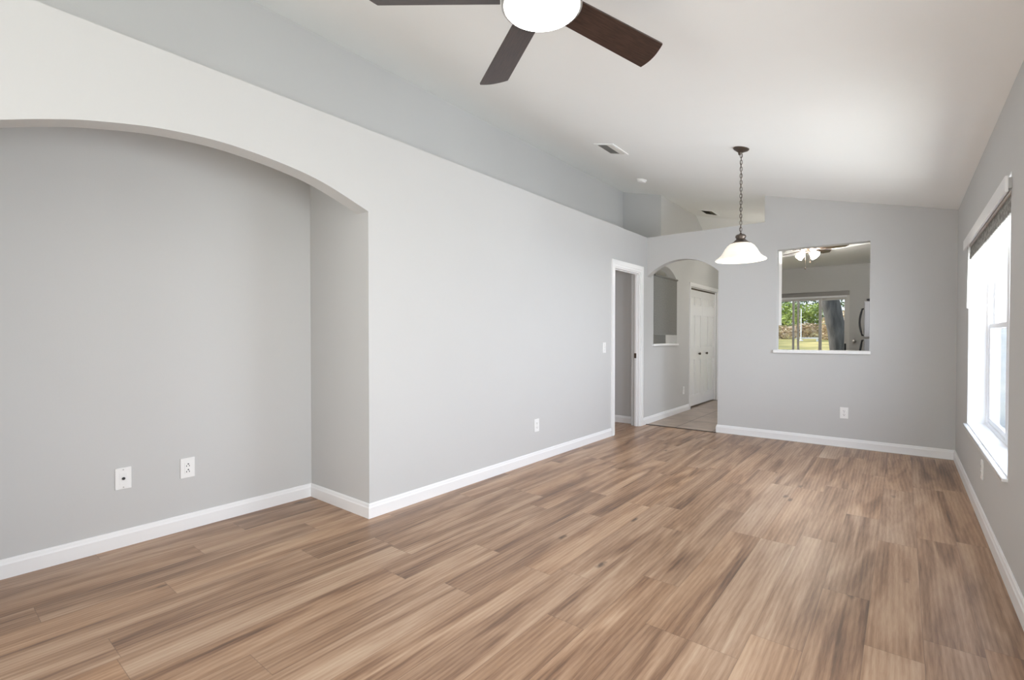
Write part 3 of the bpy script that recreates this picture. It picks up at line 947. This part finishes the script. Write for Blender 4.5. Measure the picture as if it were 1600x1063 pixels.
def vent(x, y, wx_, wy_, mat_slat, mat_frame, label, group=None):
    v = empty('air_vent', (x, y, zc(x)), (0, tilt, 0), label, 'air vent')
    mb = MB()
    a, b, f = wx_ / 2, wy_ / 2, 0.026
    mb.prism([[(-a - f, -b - f), (a + f, -b - f), (a + f, b + f), (-a - f, b + f)], [(-a, -b), (a, -b), (a, b), (-a, b)]], lambda u, w, t: (u, w, -0.008 + t), 0.009)
    mb.build('frame', mat_frame, v, local=True, bevel=0.002)
    MB().box((-a - .005, -b - .005, -0.0022), (a + .005, b + .005, 0.001)).build('duct', M['vent_dark'], v, local=True)
    n = 9
    for k in range(n):
        mb = MB()
        x0 = -a + wx_ * (k + 0.5) / n
        th = R(38) if k < 6 else R(-38)
        hw_ = wx_ / n * 0.36
        mb.box((-hw_, -b, -0.0006), (hw_, b, 0.0006))
        mb.bm.transform(Matrix.Translation((x0, 0, -0.0065)) @ Matrix.Rotation(th, 4, 'Y'))
        mb.build('louver', mat_slat, v, local=True)
    return v


vent(-2.278, 4.425, 0.165, 0.29, M['vent_slat'], M['ceiling'], 'white louvred air vent on the sloped ceiling between the fan and the pendant')
vent(-2.29, 7.60, 0.165, 0.28, M['vent_brown'], M['ceiling'], 'dark louvred air vent on the ceiling beyond the back wall')
sd = empty('smoke_detector', (-2.52, 5.70, zc(-2.52)), (0, tilt, 0), 'round white smoke detector on the sloped ceiling near the far left corner', 'smoke detector')
MB().lathe([(0.062, 0.002), (0.062, -0.012), (0.058, -0.014)], (0, 0, 0), 40).build('base', M['plate'], sd, smooth=True, local=True)
MB().lathe([(0.056, -0.013), (0.055, -0.028), (0.045, -0.037), (0.004, -0.040)], (0, 0, 0), 40).build('cover', M['plate'], sd, smooth=True, local=True)


# ------------------------------------------------------------------ wall plates
def plate(name, kind, loc, rz, label, cat, group=None, w=0.072, h=0.117):
    """local: plate on the XZ plane facing -Y"""
    p = empty(name, loc, (0, 0, rz), label, cat, group)
    MB().box((-w / 2, -0.006, -h / 2), (w / 2, 0.001, h / 2), 0.002).build('plate', M['plate'], p, local=True)
    scr = lambda z: MB().lathe([(0.0035, -0.0055), (0.0035, -0.0072), (0.002, -0.0078)], (0, 0, z), 10, 'Y')
    if kind == 'duplex':
        for z in (0.0195, -0.0195):
            mb = MB()
            pr_ = [(0.017 * max(-0.82, min(0.82, math.cos(t))) / 0.82, 0.0145 * math.sin(t)) for t in [2 * math.pi * k / 28 for k in range(28)]]
            mb.prism([[(x, zz + z) for x, zz in pr_]], lambda u, v, w_: (u, -0.0055 - w_, v), 0.003)
            r = mb.build('receptacle', M['plate'], p, local=True)
            mb = MB()
            mb.box((-0.0075, -0.0090, z - 0.001), (-0.0050, -0.0082, z + 0.008)).box((0.0050, -0.0090, z - 0.001), (0.0075, -0.0082, z + 0.007))
            mb.lathe([(0.0028, -0.0082), (0.0028, -0.0090)], (0, 0, z - 0.007), 12, 'Y')
            mb.build('slots', M['slot'], r, local=True)
        scr(0).build('screw', M['nickel'], p, local=True)
    elif kind == 'decora':
        MB().box((-0.0165, -0.0085, -0.033), (0.0165, -0.0055, 0.033), 0.001).build('receptacle', M['plate'], p, local=True)
        for z in (0.017, -0.017):
            mb = MB()
            mb.lathe([(0.004, -0.0083), (0.004, -0.0092)], (0.002, 0, z + 0.006), 12, 'Y')
            mb.box((-0.0085, -0.0092, z - 0.009), (-0.0050, -0.0083, z - 0.001)).box((0.0055, -0.0092, z - 0.009), (0.0090, -0.0083, z - 0.001))
            mb.build('slots', M['slot'], p, local=True)
    elif kind == 'cable':
        MB().box((-0.017, -0.0075, -0.033), (0.017, -0.0055, 0.033), 0.001).build('insert', M['plate'], p, local=True)
        tag(MB().lathe([(0.0075, -0.007), (0.0075, -0.012), (0.0055, -0.018), (0.002, -0.018)], (0, 0, 0), 16, 'Y').build('jack', M['slot'], p, local=True), 'dark round cable jack')
        for z in (0.048, -0.048): scr(z).build('screw', M['nickel'], p, local=True)
    elif kind == 'switch':
        mb = MB().box((-0.005, -0.0075, -0.012), (0.005, -0.0055, 0.012))
        mb.box((-0.004, -0.016, -0.002), (0.004, -0.006, 0.010), 0.001)
        mb.build('toggle', M['plate'], p, local=True)
        for z in (0.03, -0.03): scr(z).build('screw', M['nickel'], p, local=True)
    return p


# facing +x: rz = +90 ; facing -y: 0 ; facing -x: -90
plate('cable_plate', 'cable', (XN + 0.001, 0.747, 0.374), R(90), 'white cable jack plate low on the niche wall, left of the outlet', 'cable outlet', w=0.072, h=0.117)
plate('power_outlet', 'decora', (XN + 0.001, 1.055, 0.368), R(90), 'white outlet low on the niche wall, right of the cable jack', 'outlet', w=0.075, h=0.118)
plate('power_outlet', 'duplex', (XL + 0.001, 3.643, 0.334), R(90), 'white outlet low in the middle of the long left wall', 'outlet')
plate('power_outlet', 'duplex', (-0.470, YB - 0.001, 0.356), 0, 'white outlet on the back wall below the pass-through', 'outlet')
plate('power_outlet', 'duplex', (XR - 0.001, 4.15, 0.330), R(-90), 'white outlet on the right wall under the window sill', 'outlet')
plate('power_outlet', 'duplex', (XL + 0.001, 7.50, 0.325), R(90), 'white outlet on the hallway wall beside the closet doors', 'outlet')
plate('light_switch', 'switch', (XL + 0.001, 4.943, 1.027), R(90), 'white light switch on the left wall beside the doorway', 'light switch')

# ------------------------------------------------------------------ kitchen things seen through the pass-through
cb = empty('kitchen_cabinet', (-1.43, YB + 0.115, 1.285), label='white upper kitchen cabinet on the far side of the back wall beside the pass-through', cat='kitchen cabinet')
MB().box((-1.727, YB + 0.116, 1.285), (-1.127, YB + 0.40, 2.19)).build('body', M['cabinet'], cb)
for (a, b, hx) in ((-1.725, -1.429, -1.455), (-1.425, -1.129, -1.40)):
    mb = MB()
    mb.prism([[(a, 1.288), (b, 1.288), (b, 2.187), (a, 2.187)], [(a + .05, 1.338), (b - .05, 1.338), (b - .05, 2.137), (a + .05, 2.137)]], wy(YB + 0.402, 1), 0.02)
    mb.box((a + .045, YB + 0.403, 1.333), (b - .045, YB + 0.412, 2.142))
    dr = mb.build('door', M['cabinet'], cb, bevel=0.002)
    MB().tube([(hx, YB + .425, 1.34), (hx, YB + .45, 1.35), (hx, YB + .45, 1.43), (hx, YB + .425, 1.44)], 0.004, 8).build('handle', M['nickel'], dr, smooth=True)

fr = empty('refrigerator', (-0.02, 8.98, 0), label='stainless steel refrigerator with a dark curved handle at the right edge of the pass-through', cat='refrigerator')
RX, RY0, RY1, RZT = -0.437, 8.60, 9.36, 1.665
MB().box((RX + 0.07, RY0, 0.03), (XR - 0.02, RY1, RZT), 0.008).build('body', M['steel'], fr)
for (z0, z1) in ((1.14, RZT - 0.005), (0.06, 1.125)):
    dr = MB().box((RX, RY0 + 0.003, z0), (RX + 0.068, RY1 - 0.003, z1), 0.012).build('door', M['steel'], fr)
    zz0, zz1 = (1.17, 1.55) if z0 > 1 else (0.55, 1.10)
    pts_ = [(RX + 0.004, RY0 + 0.05, zz0)] + [(RX - 0.02 - 0.032 * math.sin(math.pi * k / 8), RY0 + 0.05, zz0 + (zz1 - zz0) * k / 8) for k in range(9)] + [(RX + 0.004, RY0 + 0.05, zz1)]
    tag(MB().tube(pts_, 0.013, 10).build('handle', M['black'], dr, smooth=True), 'dark curved door handle')
tag(MB().box((RX + 0.03, RY0 + 0.01, RZT - 0.002), (RX + 0.20, RY0 + 0.12, RZT + 0.028), 0.006).build('hinge_cover', M['black'], fr), 'black hinge cover')
for x in (RX + 0.12, XR - 0.08):
    for y in (RY0 + 0.06, RY1 - 0.06):
        MB().lathe([(0.02, 0.0), (0.02, 0.032)], (x, y, -0.002), 12).build('foot', M['black'], fr)

KX, KY = -1.07, 8.08
kf = empty('ceiling_fan', (KX, KY, ZK), label='small kitchen ceiling fan with lit tulip glass lights seen through the pass-through', cat='ceiling fan')
kz = ZK if True else 0
C1 = (KX, KY, 0)
zcl = max(ZK, zc(KX) - HS * (KY - YH))
MB().lathe([(0.06, zcl + 0.004), (0.058, zcl - 0.03), (0.03, zcl - 0.05)], C1, 32).build('canopy', M['bronze'], kf, smooth=True)
MB().lathe([(0.03, zcl - 0.03), (0.095, zcl - 0.06), (0.10, 2.40), (0.07, 2.375), (0.035, 2.365), (0.03, 2.345), (0.012, 2.335)], C1, 32).build('motor_housing', M['bronze'], kf, smooth=True)
for k in range(5):
    ang = R(-8 + 72 * k)
    mb = MB()
    mb.prism([[(0.16, -0.03), (0.30, -0.058), (0.44, -0.062), (0.50, 0), (0.44, 0.062), (0.30, 0.058), (0.16, 0.03)]], lambda u, v, w: (u, v, w), 0.007)
    b = mb.build('blade', M['blade'], kf, local=True)
    b.location = (0, 0, 2.392 - ZK)
    b.rotation_euler = (Matrix.Rotation(ang, 3, 'Z') @ Matrix.Rotation(R(-12), 3, 'X')).to_euler()
    MB().box((0.07, -0.012, -0.004), (0.2, 0.012, 0.0)).build('bracket', M['bronze'], b, local=True)
for k in range(4):
    ang = R(128.7 + 20 + 90 * k)
    mb = MB().lathe([(0.014, 0.0), (0.026, 0.010), (0.036, 0.034), (0.040, 0.06), (0.049, 0.088), (0.046, 0.087), (0.034, 0.06), (0.010, 0.017)], (0, 0, 0), 28)
    mb.bm.transform(Matrix.Translation((KX, KY, 2.352)) @ Matrix.Rotation(ang, 4, 'Z') @ Matrix.Translation((0.07, 0, 0)) @ Matrix.Rotation(R(128), 4, 'Y'))
    s_ = mb.build('light_shade', M['tulip'], kf, smooth=True)
    mb = MB().tube([(KX + 0.02 * math.cos(ang), KY + 0.02 * math.sin(ang), 2.352), (KX + 0.075 * math.cos(ang), KY + 0.075 * math.sin(ang), 2.352)], 0.010, 10)
    mb.build('arm', M['bronze'], s_, smooth=True)
for (dx, dy, zl) in ((-0.03, 0.02, 2.14), (0.035, -0.01, 2.215)):
    mb = MB().tube([(KX + dx, KY + dy, 2.36), (KX + dx, KY + dy, zl)], 0.0018, 6)
    mb.lathe([(0.002, zl + 0.005), (0.008, zl), (0.008, zl - 0.018), (0.002, zl - 0.024)], (KX + dx, KY + dy, 0), 12)
    mb.build('pull_chain', M['bronze'], kf, smooth=True)

# ------------------------------------------------------------------ outdoors
def gz(y):                                               # the lawn rises gently away from the house
    return -0.12 if y < 15 else -0.12 + (y - 15) * 0.0357


mb = MB()
mb.prism([[(YF + 0.15, -0.12), (15, -0.12), (120, gz(120)), (120, -0.5), (YF + 0.15, -0.5)]], wx(-60, 1), 120)
struct(mb.build('ground', M['grass']), 'yellow-green lawn rising away from the kitchen door', 'ground')
struct(MB().box((0.57, -12, -0.5), (40, YF + 0.149, -0.12)).build('ground_side', M['grass']), 'lawn outside the side window', 'ground')
rnd = random.Random(11)


def leaf_cloud(blobs, n, size, flat=0.6):
    mb = MB()
    for (c, r) in blobs:
        for _ in range(int(n * r[0] * r[2])):
            while True:
                p = Vector((rnd.uniform(-1, 1), rnd.uniform(-1, 1), rnd.uniform(-1, 1)))
                if 0.25 < p.length < 1: break
            p = Vector((c[0] + p.x * r[0], c[1] + p.y * r[1], c[2] + p.z * r[2]))
            q = Matrix.Rotation(rnd.uniform(0, 6.28), 3, 'Z') @ Matrix.Rotation(rnd.uniform(-1.2, 1.2), 3, 'X')
            s = size * rnd.uniform(0.6, 1.3)
            vs_ = [mb.bm.verts.new(p + q @ Vector(t)) for t in ((-s, 0, 0), (0, -s * flat, 0), (s, 0, 0), (0, s * flat, s * 0.3))]
            mb.bm.faces.new(vs_)
    return mb


def tree(loc, trunk, blobs, leaf, label, n=260, size=0.10, mat='bark', group=None):
    t = empty('tree', loc, label=label, cat='tree', group=group)
    pts_, rad = trunk
    MB().tube(pts_, rad, 16).build('trunk', M[mat], t, smooth=True)
    leaf_cloud(blobs, n, size).build('foliage', M[leaf], t)
    return t


# big trunk close to the glass
tree((-1.17, 14, -0.13), ([(-1.10, 14, -0.14), (-1.15, 14, 0.25), (-1.185, 14, 0.8), (-1.24, 14, 1.3), (-1.33, 14, 1.8), (-1.45, 14, 2.4), (-1.62, 14.1, 3.4), (-1.8, 14.2, 4.6)],
                          [0.30, 0.21, 0.19, 0.188, 0.19, 0.19, 0.17, 0.14]),
     [((-1.4, 14.6, 4.6), (2.2, 1.4, 1.1)), ((-0.85, 15.2, 2.45), (0.35, 0.4, 0.42))], 'leaf',
     'thick grey leaning tree trunk right outside the sliding glass door', 160, 0.10)
def at(u, y):                                            # lawn position seen along direction u = x / y
    return (u * y, y, gz(y) - 0.02)


def grove(u, y, blobs, leaf, label, n, size, tr=0.07):
    b0 = at(u, y)
    top = max(c[2] for c, r in blobs)
    tree(b0, ([b0, (b0[0] + 0.1, y, (b0[2] + top) / 2), (b0[0] - 0.1, y, top)], [tr, tr * 0.8, tr * 0.5]), blobs, leaf, label, n, size)


grove(-0.140, 50, [((-7.2, 50, 2.75), (1.5, 1.2, 0.95)), ((-6.3, 50, 3.4), (1.2, 1.0, 0.7)), ((-5.8, 49.8, 2.3), (1.0, 0.9, 0.6))], 'leaf',
      'bright green bushy tree across the lawn, seen behind the white post', 700, 0.12)
grove(-0.172, 53, [((-9.1, 53, 2.8), (1.5, 1.1, 1.0)), ((-8.5, 53, 3.8), (1.1, 1.0, 0.7))], 'leaf',
      'green tree across the lawn at the left edge of the sliding door', 700, 0.12)
grove(-0.150, 64, [((-11.5, 64, 4.3), (2.2, 2, 1.3)), ((-8.6, 64, 4.7), (2.3, 2, 1.2)), ((-6.0, 64, 4.2), (1.9, 2, 1.2)), ((-9.0, 64, 2.9), (3.6, 2, 1.0))], 'leaf_dark',
      'dark tall tree far behind, crowns showing against the sky', 210, 0.19, 0.16)
for (u, y, w, h_, lab) in ((-0.172, 46, 1.3, 1.05, 'dry brown brush at the lawn edge, left of the white post'),
                           (-0.132, 48, 1.6, 1.15, 'dry brown brush at the lawn edge, behind the white post'),
                           (-0.098, 44, 0.7, 1.75, 'tall dry brush at the lawn edge just left of the thick trunk'),
                           (-0.066, 46, 0.9, 2.3, 'reddish dry brush to the right of the thick trunk')):
    x, y, z0 = at(u, y)
    b = empty('bush', (x, y, z0), label=lab, cat='bush')
    for k in range(5):
        a = rnd.uniform(0, 6.28)
        MB().tube([(x, y, z0), (x + 0.5 * w * math.cos(a), y + 0.4 * math.sin(a), z0 + h_ * 0.9)], [0.03, 0.012], 6).build('stem', M['bark'], b)
    leaf_cloud([((x, y, z0 + h_ * 0.5), (w, 0.8, h_ * 0.62))], 1500, 0.085).build('foliage', M['dry'], b)
px_, py_, pz_ = at(-0.1415, 42)
wp = empty('white_post', (px_, py_, pz_), label='thin white post standing by a low white bench out on the lawn', cat='post')
MB().lathe([(0.035, pz_), (0.03, 3.20), (0.01, 3.23)], (px_, py_, 0), 12).build('pole', M['post'], wp, smooth=True)
MB().lathe([(0.16, pz_), (0.15, pz_ + 0.06), (0.05, pz_ + 0.09)], (px_, py_, 0), 20).build('base', M['post'], wp, smooth=True)
bx_, by_, bz_ = at(-0.131, 41.4)
bn = empty('garden_bench', (bx_, by_, bz_), label='low white bench on the lawn beside the thin white post', cat='bench')
MB().box((bx_ - 0.75, by_ - 0.2, bz_ + 0.20), (bx_ + 0.75, by_ + 0.2, bz_ + 0.28), 0.02).build('seat', M['post'], bn)
for dx in (-0.6, 0.6):
    MB().box((bx_ + dx - 0.05, by_ - 0.17, bz_), (bx_ + dx + 0.05, by_ + 0.17, bz_ + 0.202), 0.01).build('leg', M['post'], bn)
